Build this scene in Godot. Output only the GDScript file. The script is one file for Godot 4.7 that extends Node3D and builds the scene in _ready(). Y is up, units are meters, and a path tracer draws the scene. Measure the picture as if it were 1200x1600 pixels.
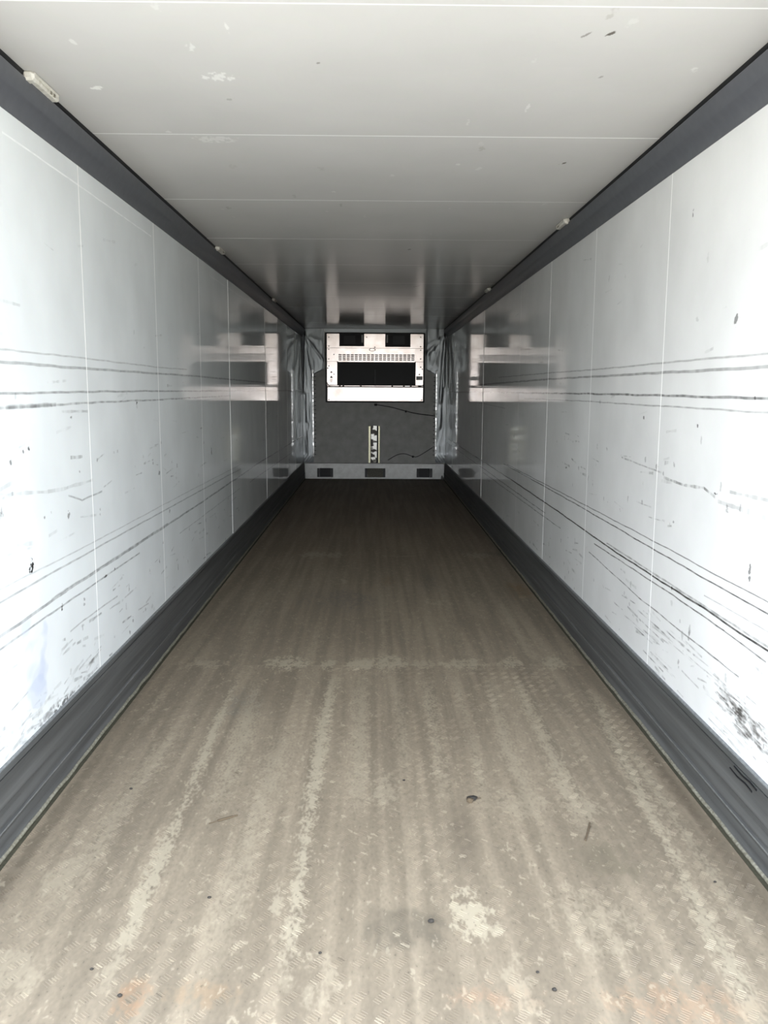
extends Node3D
# Inside of an empty insulated trailer seen from its open rear end. x right, y up, -z into the trailer.
# The load floor is y = 0, the open rear end z = REAR, the front bulkhead z = FRONT.

const HALF := 1.24
const TOP := 2.575
const REAR := -1.6
const FRONT := -14.535
const FACE := -14.535        # front face of the bulkhead lining
const SPLIT := -5.98         # where the near print of the walls ends

var rng := RandomNumberGenerator.new()
var used := {}

# ------------------------------------------------------------------ helpers
func numbered(called: String) -> String:
	if not used.has(called):
		used[called] = 0
		return called
	used[called] += 1
	return "%s_%03d" % [called, used[called]]

func thing(called: String, label: String, category: String, at := Vector3.ZERO, kind := "", group := "") -> Node3D:
	var o := Node3D.new()
	o.name = numbered(called)
	add_child(o)
	o.position = at
	o.set_meta("label", label)
	o.set_meta("category", category)
	if kind: o.set_meta("kind", kind)
	if group: o.set_meta("group", group)
	return o

func part(called: String, mesh: Mesh, m: Material, parent: Node3D, at := Vector3.ZERO, label := "") -> MeshInstance3D:
	var o := MeshInstance3D.new()
	o.name = called
	o.mesh = mesh
	o.material_override = m
	o.cast_shadow = GeometryInstance3D.SHADOW_CASTING_SETTING_ON
	parent.add_child(o, true)
	o.position = at
	if label: o.set_meta("label", label)
	return o

func start() -> SurfaceTool:
	var st := SurfaceTool.new()
	st.begin(Mesh.PRIMITIVE_TRIANGLES)
	return st

# one triangle whose front looks along the given normals
func tri(st: SurfaceTool, p: Array, n: Array, uv: Array = []) -> void:
	var order := [0, 1, 2]
	var g: Vector3 = (p[1] - p[0]).cross(p[2] - p[0])
	if g.dot(n[0] + n[1] + n[2]) > 0.0:
		order = [0, 2, 1]
	for i in order:
		st.set_normal(n[i])
		st.set_uv(uv[i] if uv.size() else Vector2.ZERO)
		st.add_vertex(p[i])

func quad(st: SurfaceTool, a: Vector3, b: Vector3, c: Vector3, d: Vector3, n: Vector3, f := Transform3D()) -> void:
	var u := [flat(f * a), flat(f * b), flat(f * c), flat(f * d)]
	tri(st, [a, b, c], [n, n, n], [u[0], u[1], u[2]])
	tri(st, [a, c, d], [n, n, n], [u[0], u[2], u[3]])

func flat(p: Vector3) -> Vector2:
	return Vector2(p.x, p.y)

# texture place u = u0 + us * (p along ua), v = v0 + vs * (p along va)
func mapping(ua: Vector3, u0: float, va: Vector3, v0: float) -> Transform3D:
	return Transform3D(Vector3(ua.x, va.x, 0), Vector3(ua.y, va.y, 0), Vector3(ua.z, va.z, 0), Vector3(u0, v0, 0))

# box with chamfered edges; f gives a texture place for a point
func bevel(st: SurfaceTool, c: Vector3, s: Vector3, b: float, f := Transform3D()) -> void:
	var h := s * 0.5
	var axes := [Vector3.RIGHT, Vector3.UP, Vector3.BACK]
	var k := h - Vector3(b, b, b)
	for i in 3:
		var u: int = (i + 1) % 3
		var v: int = (i + 2) % 3
		for sg in [-1.0, 1.0]:
			var o: Vector3 = c + axes[i] * h[i] * sg
			var du: Vector3 = axes[u] * k[u]
			var dv: Vector3 = axes[v] * k[v]
			quad(st, o - du - dv, o + du - dv, o + du + dv, o - du + dv, axes[i] * sg, f)
	if b <= 0.0:
		return
	for i in 3:            # edges along axis i
		var u: int = (i + 1) % 3
		var v: int = (i + 2) % 3
		for su in [-1.0, 1.0]:
			for sv in [-1.0, 1.0]:
				var e1: Vector3 = c + axes[u] * h[u] * su + axes[v] * k[v] * sv
				var e2: Vector3 = c + axes[u] * k[u] * su + axes[v] * h[v] * sv
				var d: Vector3 = axes[i] * k[i]
				quad(st, e1 - d, e1 + d, e2 + d, e2 - d, (axes[u] * su + axes[v] * sv).normalized(), f)
	for sx in [-1.0, 1.0]:
		for sy in [-1.0, 1.0]:
			for sz in [-1.0, 1.0]:
				var s3 := Vector3(sx, sy, sz)
				var a := c + Vector3(h.x, k.y, k.z) * s3
				var bb := c + Vector3(k.x, h.y, k.z) * s3
				var d := c + Vector3(k.x, k.y, h.z) * s3
				var n := s3.normalized()
				tri(st, [a, bb, d], [n, n, n], [flat(f * a), flat(f * bb), flat(f * d)])

func box(c: Vector3, s: Vector3, b := 0.002, f := Transform3D()) -> ArrayMesh:
	var st := start()
	bevel(st, c, s, b, f)
	return st.commit()

# a closed outline in x, y drawn out along z from z0 to z1; soft corners are shaded smooth
func drawn(outline: PackedVector2Array, z0: float, z1: float, crease := 0.75, pieces := 1) -> ArrayMesh:
	var st := start()
	var n := outline.size()
	var area := 0.0
	for i in n:
		area += outline[i].cross(outline[(i + 1) % n])
	var turn := 1.0 if area > 0.0 else -1.0
	var normals := []
	for i in n:
		var d := (outline[(i + 1) % n] - outline[i]).normalized()
		normals.append(Vector2(d.y, -d.x) * turn)
	for i in n:
		var j := (i + 1) % n
		var na: Vector2 = normals[i]
		var nb: Vector2 = normals[i]
		var before: Vector2 = normals[(i - 1 + n) % n]
		var after: Vector2 = normals[j]
		if before.dot(na) > crease: na = (na + before).normalized()
		if after.dot(nb) > crease: nb = (nb + after).normalized()
		var a := Vector3(na.x, na.y, 0)
		var b := Vector3(nb.x, nb.y, 0)
		for k in pieces:
			var za := lerpf(z0, z1, float(k) / pieces)
			var zb := lerpf(z0, z1, float(k + 1) / pieces)
			var p := [Vector3(outline[i].x, outline[i].y, za), Vector3(outline[j].x, outline[j].y, za), Vector3(outline[j].x, outline[j].y, zb), Vector3(outline[i].x, outline[i].y, zb)]
			tri(st, [p[0], p[1], p[2]], [a, b, b], [Vector2(p[0].z, p[0].y), Vector2(p[1].z, p[1].y), Vector2(p[2].z, p[2].y)])
			tri(st, [p[0], p[2], p[3]], [a, b, a], [Vector2(p[0].z, p[0].y), Vector2(p[2].z, p[2].y), Vector2(p[3].z, p[3].y)])
	var ids := Geometry2D.triangulate_polygon(outline)
	for q in range(0, ids.size(), 3):
		for e in [[z0, Vector3(0, 0, signf(z0 - z1))], [z1, Vector3(0, 0, signf(z1 - z0))]]:
			var t := []
			for w in 3:
				t.append(Vector3(outline[ids[q + w]].x, outline[ids[q + w]].y, e[0]))
			tri(st, t, [e[1], e[1], e[1]])
	return st.commit()

# a round cord through points
func tube(points: Array, r: float, sides := 8) -> ArrayMesh:
	var st := start()
	var rings := []
	for i in points.size():
		var d: Vector3 = (points[mini(i + 1, points.size() - 1)] - points[maxi(i - 1, 0)]).normalized()
		var a := d.cross(Vector3.BACK if absf(d.z) < 0.9 else Vector3.UP).normalized()
		var b := d.cross(a).normalized()
		var ring := []
		for k in sides:
			var an := TAU * k / sides
			ring.append(a * cos(an) + b * sin(an))
		rings.append(ring)
	for i in points.size() - 1:
		for k in sides:
			var j := (k + 1) % sides
			var p := [points[i] + rings[i][k] * r, points[i] + rings[i][j] * r, points[i + 1] + rings[i + 1][j] * r, points[i + 1] + rings[i + 1][k] * r]
			tri(st, [p[0], p[1], p[2]], [rings[i][k], rings[i][j], rings[i + 1][j]])
			tri(st, [p[0], p[2], p[3]], [rings[i][k], rings[i + 1][j], rings[i + 1][k]])
	for e in [[0, -1.0], [points.size() - 1, 1.0]]:
		var i: int = e[0]
		var d: Vector3 = (points[mini(i + 1, points.size() - 1)] - points[maxi(i - 1, 0)]).normalized() * e[1]
		for k in sides:
			tri(st, [points[i], points[i] + rings[i][k] * r, points[i] + rings[i][(k + 1) % sides] * r], [d, d, d])
	return st.commit()

func curve_points(xy: Array, z: float) -> Array:
	var c := Curve3D.new()
	var n := xy.size() / 2
	for i in n:
		var p := Vector3(xy[i * 2], xy[i * 2 + 1], z)
		var a := Vector3(xy[maxi(i - 1, 0) * 2], xy[maxi(i - 1, 0) * 2 + 1], z)
		var b := Vector3(xy[mini(i + 1, n - 1) * 2], xy[mini(i + 1, n - 1) * 2 + 1], z)
		c.add_point(p, (a - b) / 6.0, (b - a) / 6.0)
	var out := []
	for i in (n - 1) * 8 + 1:
		out.append(c.samplef(i / 8.0))
	return out

func surface(called: String, c: Color, rough: float, metal := 0.0, spec := 0.5) -> StandardMaterial3D:
	var m := StandardMaterial3D.new()
	m.resource_name = called
	m.albedo_color = c
	m.roughness = rough
	m.metallic = metal
	m.metallic_specular = spec
	return m

func grain(m: StandardMaterial3D, freq: float, size: float, low: Color, high: Color, sd: int, octaves := 4) -> void:
	m.albedo_texture = speckle(freq, low, high, sd, octaves)
	m.uv1_triplanar = true
	m.uv1_world_triplanar = true
	m.uv1_scale = Vector3.ONE / size

func noise(freq: float, sd: int, octaves := 4) -> FastNoiseLite:
	var n := FastNoiseLite.new()
	n.noise_type = FastNoiseLite.TYPE_SIMPLEX_SMOOTH
	n.frequency = freq
	n.seed = sd
	n.fractal_octaves = octaves
	return n

func speckle(freq: float, low: Color, high: Color, sd: int, octaves := 4, side := 512) -> ImageTexture:
	var src := noise(freq, sd, octaves).get_seamless_image(side, side)
	src.convert(Image.FORMAT_L8)
	var d := src.get_data()
	var out := PackedByteArray()
	out.resize(side * side * 3)
	for i in side * side:
		var c := low.lerp(high, d[i] / 255.0)
		out[i * 3] = c.r8
		out[i * 3 + 1] = c.g8
		out[i * 3 + 2] = c.b8
	return ImageTexture.create_from_image(Image.create_from_data(side, side, false, Image.FORMAT_RGB8, out))

# ------------------------------------------------------------------ wall print (scuffs, scratches, dirt)
class Print:
	var im: Image
	var z0: float
	var z1: float
	var y0: float
	var y1: float
	var n: FastNoiseLite
	func place() -> Transform3D:   # wall point to texture place
		return Transform3D(Vector3.ZERO, Vector3(0, -1.0 / (y1 - y0), 0), Vector3(1.0 / (z1 - z0), 0, 0), Vector3(-z0 / (z1 - z0), y1 / (y1 - y0), 0))
	func dab(x: int, y: int, c: Color, a: float) -> void:
		if x < 0 or y < 0 or x >= im.get_width() or y >= im.get_height() or a <= 0.0:
			return
		im.set_pixel(x, y, im.get_pixel(x, y).lerp(c, minf(a, 1.0)))
	# a long scuff through z, y pairs
	func line(pts: Array, wide: float, c: Color, strength: float, ragged: float, wob := 0.003) -> void:
		var w := im.get_width()
		var h := im.get_height()
		for i in pts.size() / 2 - 1:
			var a := Vector2(pts[i * 2], pts[i * 2 + 1])
			var b := Vector2(pts[i * 2 + 2], pts[i * 2 + 3])
			var xa := (a.x - z0) / (z1 - z0) * w
			var xb := (b.x - z0) / (z1 - z0) * w
			if absf(xb - xa) < 1.0:
				continue
			var s := mini(int(xa), int(xb))
			var e := maxi(int(xa), int(xb))
			for x in range(maxi(s, 0), mini(e, w)):
				var t := (x - xa) / (xb - xa)
				var z := lerpf(a.x, b.x, t)
				var y := lerpf(a.y, b.y, t) + n.get_noise_2d(z * 60.0, a.y * 900.0) * wob
				var k := clampf(strength * (1.0 + ragged * (n.get_noise_2d(z * 220.0, 40.0 + a.y * 700.0) * 1.6)), 0.0, 1.0)
				var ww := wide * (1.0 + ragged * 0.6 * n.get_noise_2d(z * 130.0, 90.0 + a.y * 500.0))
				var py := (y1 - y) / (y1 - y0) * h
				var half := maxf(ww / (y1 - y0) * h * 0.5, 0.5)
				for q in range(int(floor(py - half - 2)), int(ceil(py + half + 2)) + 1):
					dab(x, q, c, k * clampf((half + 1.2 - absf(q + 0.5 - py)) / 1.9, 0.0, 1.0))
	# an irregular dab of dirt with a ragged outline
	func spot(z: float, y: float, rz: float, ry: float, c: Color, strength: float, tilt := 0.0, coarse := 1.0) -> void:
		var w := im.get_width()
		var h := im.get_height()
		var R := maxf(rz, ry) * 1.4
		var xa := int((z - R - z0) / (z1 - z0) * w)
		var xb := int((z + R - z0) / (z1 - z0) * w)
		var ya := int((y1 - y - R) / (y1 - y0) * h)
		var yb := int((y1 - y + R) / (y1 - y0) * h)
		for x in range(maxi(mini(xa, xb), 0), mini(maxi(xa, xb), w)):
			for q in range(maxi(ya, 0), mini(yb, h)):
				var pz := z0 + (x + 0.5) / w * (z1 - z0) - z
				var py := y1 - (q + 0.5) / h * (y1 - y0) - y
				var u := (pz * cos(tilt) + py * sin(tilt)) / rz
				var v := (-pz * sin(tilt) + py * cos(tilt)) / ry
				var g := n.get_noise_2d((pz + z) * 500.0 / coarse, (py + y) * 700.0 / coarse)
				var k := 1.0 - (u * u + v * v) + g * 1.6
				if k > 0.25:
					dab(x, q, c, strength * clampf((k - 0.25) * 2.0, 0.0, 1.0))

func wall_print(z0: float, z1: float, w: int, h: int, sd: int, base: Color) -> Print:
	var p := Print.new()
	p.z0 = z0
	p.z1 = z1
	p.y0 = 0.2
	p.y1 = 2.5
	p.n = noise(0.05, sd, 3)
	# faint mottling of the coat, made small and enlarged
	var mot := noise(0.03, sd + 7, 4)
	var small := Image.create(256, 256, false, Image.FORMAT_RGB8)
	for x in 256:
		for y in 256:
			var v := 1.0 + 0.035 * mot.get_noise_2d(x * (z0 - z1) * 0.25, y * 0.5)
			small.set_pixel(x, y, Color(base.r * v, base.g * v, base.b * v))
	small.resize(w, h, Image.INTERPOLATE_CUBIC)
	p.im = small
	return p

func wall_material(p: Print) -> StandardMaterial3D:
	var m := surface("white_panel_coat", Color.WHITE, 0.055, 0.0, 0.5)
	m.albedo_texture = ImageTexture.create_from_image(p.im)
	m.texture_repeat = false
	return m

var left_marks := [
	# z, y pairs; width, darkness, raggedness
	[[-1.2, 1.650, -2.9, 1.646, -3.589, 1.647, -4.759, 1.644, -5.54, 1.650], 0.006, 0.30, 0.6],
	[[-1.2, 1.606, -2.779, 1.604, -3.583, 1.604, -4.755, 1.609, -5.608, 1.612, -10.739, 1.604], 0.010, 0.45, 0.5],
	[[-1.2, 1.500, -2.765, 1.502, -3.57, 1.507, -4.741, 1.510, -14.4, 1.522], 0.008, 0.55, 0.5],
	[[-1.2, 1.452, -2.759, 1.454, -3.196, 1.457, -3.595, 1.461, -4.735, 1.462, -7.184, 1.472], 0.008, 0.45, 0.9],
	[[-2.80, 1.456, -3.25, 1.459], 0.014, 0.40, 1.0],
	[[-1.2, 0.870, -2.678, 0.866, -3.578, 0.856, -4.828, 0.856, -7.657, 0.842], 0.005, 0.28, 0.7],
	[[-1.2, 0.826, -2.672, 0.823, -3.574, 0.824, -4.764, 0.820, -7.652, 0.803], 0.007, 0.42, 0.6],
	[[-1.2, 0.710, -2.657, 0.712, -2.806, 0.713, -3.263, 0.722, -3.886, 0.722, -4.81, 0.723, -6.0, 0.727, -8.657, 0.752, -14.3, 0.746], 0.011, 0.50, 0.8],
	[[-3.1, 0.728, -4.9, 0.731], 0.006, 0.35, 0.9],
	[[-1.2, 0.669, -2.651, 0.671, -3.058, 0.674, -3.379, 0.673, -3.737, 0.674, -4.3, 0.670], 0.007, 0.48, 0.8],
	[[-3.274, 0.548, -3.424, 0.551, -3.9, 0.540], 0.006, 0.40, 0.9],
	[[-3.327, 1.094, -3.477, 1.056, -3.745, 1.064], 0.007, 0.42, 0.7],
	[[-2.72, 1.174, -3.121, 1.136, -3.318, 1.128, -3.624, 1.127], 0.012, 0.16, 1.6],
	[[-3.3, 1.43, -3.6, 1.425], 0.010, 0.22, 1.6],
	[[-5.2, 0.62, -7.6, 0.63], 0.006, 0.25, 1.2],
	[[-8.2, 0.62, -12.5, 0.60], 0.008, 0.30, 1.0],
	[[-7.4, 1.52, -10.9, 1.56], 0.006, 0.32, 1.0],
]
var right_marks := [
	[[-1.2, 1.640, -2.684, 1.641, -3.641, 1.643, -4.804, 1.644, -5.989, 1.652, -8.5, 1.66], 0.007, 0.26, 0.5],
	[[-1.2, 1.596, -2.677, 1.598, -3.634, 1.602, -5.983, 1.608, -10.79, 1.598], 0.011, 0.36, 0.4],
	[[-1.2, 1.496, -2.662, 1.498, -3.619, 1.503, -4.905, 1.507, -14.469, 1.515], 0.009, 0.50, 0.7],
	[[-1.2, 1.452, -2.655, 1.454, -3.612, 1.457, -4.898, 1.463, -7.0, 1.463], 0.006, 0.30, 0.6],
	[[-1.2, 0.862, -2.565, 0.857, -2.993, 0.855, -3.618, 0.857, -4.801, 0.853, -7.811, 0.840], 0.004, 0.60, 0.4],
	[[-1.2, 0.820, -2.559, 0.819, -2.869, 0.818, -3.261, 0.818, -3.885, 0.822, -4.797, 0.827, -5.857, 0.830, -8.0, 0.828], 0.005, 0.72, 0.5],
	[[-1.2, 0.706, -2.541, 0.704, -2.742, 0.701, -3.098, 0.706, -3.56, 0.700, -4.225, 0.697, -4.656, 0.700, -5.416, 0.711, -7.194, 0.723, -13.956, 0.730], 0.007, 0.95, 0.35],
	[[-1.2, 0.712, -2.6, 0.715, -4.4, 0.712], 0.008, 0.30, 1.0],
	[[-2.55, 0.664, -2.869, 0.673, -3.39, 0.675, -3.95, 0.670, -4.65, 0.664], 0.005, 0.62, 0.7],
	[[-2.734, 0.549, -3.418, 0.553, -3.833, 0.556, -4.754, 0.596], 0.005, 0.48, 0.9],
	[[-1.2, 0.770, -2.551, 0.764, -3.068, 0.755], 0.004, 0.26, 0.7],
	[[-3.024, 1.137, -3.129, 1.157, -3.325, 1.146, -3.573, 1.152], 0.009, 0.26, 2.2],
	[[-2.5, 1.176, -2.626, 1.176, -2.902, 1.172], 0.012, 0.22, 1.5],
	[[-2.6, 1.12, -3.0, 1.125], 0.016, 0.14, 1.8],
	[[-3.6, 1.17, -4.2, 1.19], 0.007, 0.24, 1.6],
	[[-5.5, 0.61, -9.5, 0.60], 0.006, 0.35, 1.0],
	[[-6.0, 0.64, -14.3, 0.655], 0.006, 0.40, 0.9],
	[[-9.0, 0.26, -13.8, 0.29], 0.010, 0.40, 1.3],
	[[-8.0, 1.36, -10.8, 1.40], 0.006, 0.20, 1.0],
]

func draw_marks(p: Print, marks: Array, right: bool) -> void:
	var dark := Color(0.17, 0.165, 0.16)
	for m in marks:
		p.line(m[0], m[1], dark, m[2] * (0.80 if right else 0.52), m[3] * 0.6)
	rng.seed = 91 if right else 47
	# short rubs and knocks left by pallets, most of them low down and at mid height
	for i in 260:
		var band := rng.randf()
		var y := rng.randf_range(0.29, 0.64) if band < 0.45 else rng.randf_range(0.92, 1.25) if band < 0.75 else rng.randf_range(1.3, 2.3)
		var z := rng.randf_range(REAR, FRONT) if i > 130 else rng.randf_range(REAR, -6.0)
		var k := rng.randf_range(0.04, 0.15) * (0.5 if y > 1.3 else 1.0)
		if rng.randf() < 0.55:
			var l := rng.randf_range(0.03, 0.22)
			p.line([z, y, z - l, y + rng.randf_range(-0.02, 0.02)], rng.randf_range(0.004, 0.012), dark, k, 1.6)
		elif band < 0.75 or rng.randf() < 0.35:
			p.spot(z, y, rng.randf_range(0.006, 0.016), rng.randf_range(0.008, 0.022), dark, k * 2.0)
	if right:
		for s in [[-2.939, 1.764, 0.016, 0.022, 0.45], [-3.228, 1.392, 0.009, 0.010, 0.55], [-3.879, 1.399, 0.010, 0.008, 0.5], [-2.706, 0.917, 0.010, 0.036, 0.5], [-3.401, 2.217, 0.010, 0.016, 0.4], [-3.401, 0.697, 0.012, 0.010, 0.8], [-2.752, 1.499, 0.012, 0.006, 0.5], [-7.45, 1.12, 0.020, 0.020, 0.5], [-5.4, 1.03, 0.03, 0.008, 0.4], [-3.43, 0.98, 0.012, 0.006, 0.3], [-3.02, 1.15, 0.02, 0.006, 0.6]]:
			p.spot(s[0], s[1], s[2], s[3], dark, s[4])
		# the black rubbed patch low down near the rear
		for i in 240:
			var z := -2.64 + rng.randfn(0.0, 0.10)
			var y := 0.415 + (z + 2.64) * -0.10 + rng.randfn(0.0, 0.030)
			p.line([z, y, z - rng.randf_range(0.03, 0.14), y + rng.randf_range(-0.006, 0.010)], rng.randf_range(0.003, 0.008), Color(0.26, 0.25, 0.24), rng.randf_range(0.04, 0.17), 1.6)
		for i in 40:
			var z := -2.66 + rng.randfn(0.0, 0.05)
			p.line([z, 0.43 + rng.randfn(0.0, 0.012), z - rng.randf_range(0.02, 0.07), 0.43 + rng.randfn(0.0, 0.012)], 0.006, Color(0.2, 0.195, 0.19), rng.randf_range(0.08, 0.22), 1.6)
		for i in 70:
			var z := rng.randf_range(-1.6, -3.7)
			var y := rng.randf_range(0.285, 0.52)
			p.line([z, y, z - rng.randf_range(0.05, 0.35), y + rng.randf_range(-0.012, 0.012)], 0.005, dark, rng.randf_range(0.05, 0.2), 1.3)
	else:
		for s in [[-2.934, 0.895, 0.016, 0.026, 0.85], [-2.925, 0.876, 0.012, 0.016, 0.8], [-2.940, 0.888, 0.013, 0.020, 0.8], [-2.928, 0.900, 0.010, 0.012, 0.7], [-3.200, 0.668, 0.012, 0.016, 0.7], [-3.737, 0.674, 0.024, 0.008, 0.6], [-3.870, 0.675, 0.016, 0.008, 0.6], [-2.919, 1.302, 0.008, 0.008, 0.5], [-2.968, 1.306, 0.012, 0.010, 0.65], [-2.821, 1.272, 0.016, 0.010, 0.45], [-3.471, 1.178, 0.012, 0.008, 0.3], [-3.391, 1.405, 0.016, 0.008, 0.35], [-4.350, 1.448, 0.018, 0.009, 0.7], [-3.078, 1.046, 0.010, 0.008, 0.4], [-3.317, 1.017, 0.016, 0.018, 0.4], [-4.958, 0.796, 0.014, 0.010, 0.5], [-6.3, 1.06, 0.02, 0.04, 0.35], [-4.75, 1.05, 0.018, 0.018, 0.35]]:
			p.spot(s[0], s[1], s[2], s[3], dark, s[4])
		# bluish patches with a ragged outline, and the rubbed zone just above the kick rail
		for s in [[-2.86, 0.68, 0.07, 0.05], [-2.93, 0.60, 0.10, 0.07], [-2.95, 0.50, 0.11, 0.08], [-2.93, 0.42, 0.09, 0.06], [-2.99, 0.56, 0.06, 0.10]]:
			p.spot(s[0], s[1], s[2], s[3], Color(0.70, 0.745, 0.85), 0.30, 0.2, 7.0)
		for i in 110:
			var z := rng.randf_range(-1.5, -3.5)
			var y := 0.285 + absf(rng.randfn(0.0, 0.06))
			p.line([z, y, z - rng.randf_range(0.03, 0.2), y + rng.randf_range(-0.03, 0.03)], rng.randf_range(0.004, 0.014), dark, rng.randf_range(0.03, 0.13), 1.5)
		p.spot(-3.16, 0.290, 0.09, 0.012, dark, 0.6)
		p.spot(-3.02, 0.300, 0.14, 0.02, Color(0.4, 0.4, 0.4), 0.35)
		# a pale line under the top rail
		p.line([-2.9, 2.352, -3.9, 2.352, -4.75, 2.350], 0.006, Color(0.97, 0.98, 0.98), 0.85, 0.4, 0.002)
		p.line([-6.4, 2.362, -8.9, 2.372], 0.007, Color(0.95, 0.96, 0.96), 0.6, 0.5, 0.002)

# ------------------------------------------------------------------ floor coat (stains, pale worn streaks)
var floor_streaks := [
	# pairs x, z along the streak; half width, strength
	[[-0.733, -4.25, -0.732, -3.586, -0.714, -2.982, -0.712, -2.544, -0.702, -2.0], 0.022, 0.85],
	[[-0.228, -4.25, -0.245, -3.659, -0.243, -2.702, -0.248, -2.0], 0.026, 0.85],
	[[-0.076, -4.25, -0.066, -2.9], 0.030, 0.42],
	[[0.267, -4.2, 0.257, -3.0], 0.034, 0.55],
	[[0.421, -4.2, 0.426, -3.585, 0.406, -2.9], 0.022, 0.45],
	[[0.596, -4.2, 0.564, -3.413, 0.578, -3.0], 0.030, 0.40],
	[[0.754, -4.2, 0.738, -3.775, 0.746, -3.317, 0.725, -2.75], 0.030, 0.60],
	[[1.099, -4.0, 1.021, -3.196, 0.991, -2.656, 0.924, -1.8], 0.030, 0.75],
	[[1.08, -3.3, 1.06, -2.2], 0.022, 0.5],
	[[-0.625, -4.2, -0.589, -3.414, -0.587, -2.9], 0.040, 0.45],
	[[-1.077, -4.1, -1.074, -3.7], 0.022, 0.6],
	[[-0.90, -3.6, -0.95, -2.3], 0.035, 0.35],
	[[-0.42, -3.5, -0.44, -2.1], 0.045, 0.32],
	[[0.10, -4.2, 0.12, -3.2], 0.026, 0.30],
	[[-0.78, -4.4, -0.80, -6.3], 0.022, 0.25],
	[[-0.36, -4.6, -0.37, -7.0], 0.022, 0.22],
	[[0.05, -4.5, 0.06, -6.8], 0.020, 0.25],
	[[0.50, -4.5, 0.52, -7.2], 0.024, 0.25],
	[[0.90, -4.5, 0.92, -6.0], 0.026, 0.30],
	[[-0.55, -7.7, -0.56, -11.0], 0.022, 0.22],
	[[0.30, -7.7, 0.30, -11.5], 0.020, 0.20],
	[[0.75, -6.4, 0.77, -10.0], 0.022, 0.20],
]
var floor_patches := [
	# x, z, rx, rz, strength
	[-0.51, -4.52, 0.13, 0.13, 0.95], [-0.27, -4.50, 0.05, 0.10, 0.8], [-0.08, -4.49, 0.09, 0.11, 0.8], [0.08, -4.52, 0.11, 0.15, 0.8], [0.263, -4.50, 0.07, 0.08, 0.5],
	[0.50, -4.50, 0.13, 0.10, 0.7], [0.771, -4.52, 0.08, 0.11, 0.8], [1.013, -4.50, 0.07, 0.13, 0.8], [-0.95, -4.50, 0.14, 0.08, 0.5],
	[0.271, -2.235, 0.06, 0.12, 0.95], [0.31, -2.17, 0.05, 0.05, 0.8], [-0.572, -7.65, 0.13, 0.16, 0.75], [-0.394, -7.65, 0.08, 0.14, 0.7], [0.952, -7.66, 0.17, 0.16, 0.7], [0.2, -7.6, 0.2, 0.04, 0.35],
	[-0.249, -6.561, 0.03, 0.10, 0.5], [-0.415, -5.937, 0.03, 0.06, 0.55], [0.456, -5.869, 0.10, 0.08, 0.45], [0.744, -6.140, 0.05, 0.10, 0.5], [1.10, -6.0, 0.04, 0.12, 0.5],
	[-0.98, -1.98, 0.10, 0.10, 0.35], [-0.15, -1.95, 0.06, 0.15, 0.35], [0.36, -1.95, 0.05, 0.15, 0.4], [-0.98, -2.45, 0.07, 0.12, 0.4], [0.55, -2.9, 0.10, 0.12, 0.3],
	[-0.30, -2.33, 0.03, 0.10, 0.6], [0.62, -2.2, 0.12, 0.18, 0.3], [0.03, -3.0, 0.06, 0.14, 0.4], [0.78, -2.86, 0.06, 0.09, 0.5],
]
var floor_stains := [
	# x, z, rx, rz, colour, strength
	[1.10, -6.2, 0.10, 0.30, Color(0.410, 0.295, 0.164), 0.45], [0.10, -6.6, 0.06, 0.20, Color(0.369, 0.271, 0.180), 0.35],
	[-0.62, -1.90, 0.05, 0.07, Color(0.590, 0.410, 0.279), 0.35], [0.73, -1.87, 0.22, 0.10, Color(0.574, 0.435, 0.328), 0.33], [-0.45, -1.92, 0.10, 0.05, Color(0.541, 0.426, 0.312), 0.3], [0.30, -1.90, 0.12, 0.06, Color(0.574, 0.426, 0.328), 0.3],
	[0.054, -2.178, 0.14, 0.10, Color(0.295, 0.271, 0.230), 0.45], [-0.657, -3.939, 0.12, 0.20, Color(0.295, 0.295, 0.279), 0.33], [0.75, -2.52, 0.10, 0.12, Color(0.312, 0.287, 0.230), 0.4],
	[0.40, -3.6, 0.05, 0.30, Color(0.271, 0.238, 0.197), 0.4], [0.30, -2.7, 0.05, 0.25, Color(0.295, 0.262, 0.221), 0.35], [1.15, -2.6, 0.03, 0.9, Color(0.295, 0.254, 0.205), 0.4], [-1.16, -2.7, 0.03, 0.9, Color(0.295, 0.262, 0.213), 0.4],
	[-0.3, -5.9, 0.25, 0.4, Color(0.271, 0.254, 0.254), 0.35], [0.45, -6.6, 0.12, 0.4, Color(0.262, 0.238, 0.230), 0.35], [1.05, -7.7, 0.2, 0.12, Color(0.230, 0.213, 0.189), 0.4],
]

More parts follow.
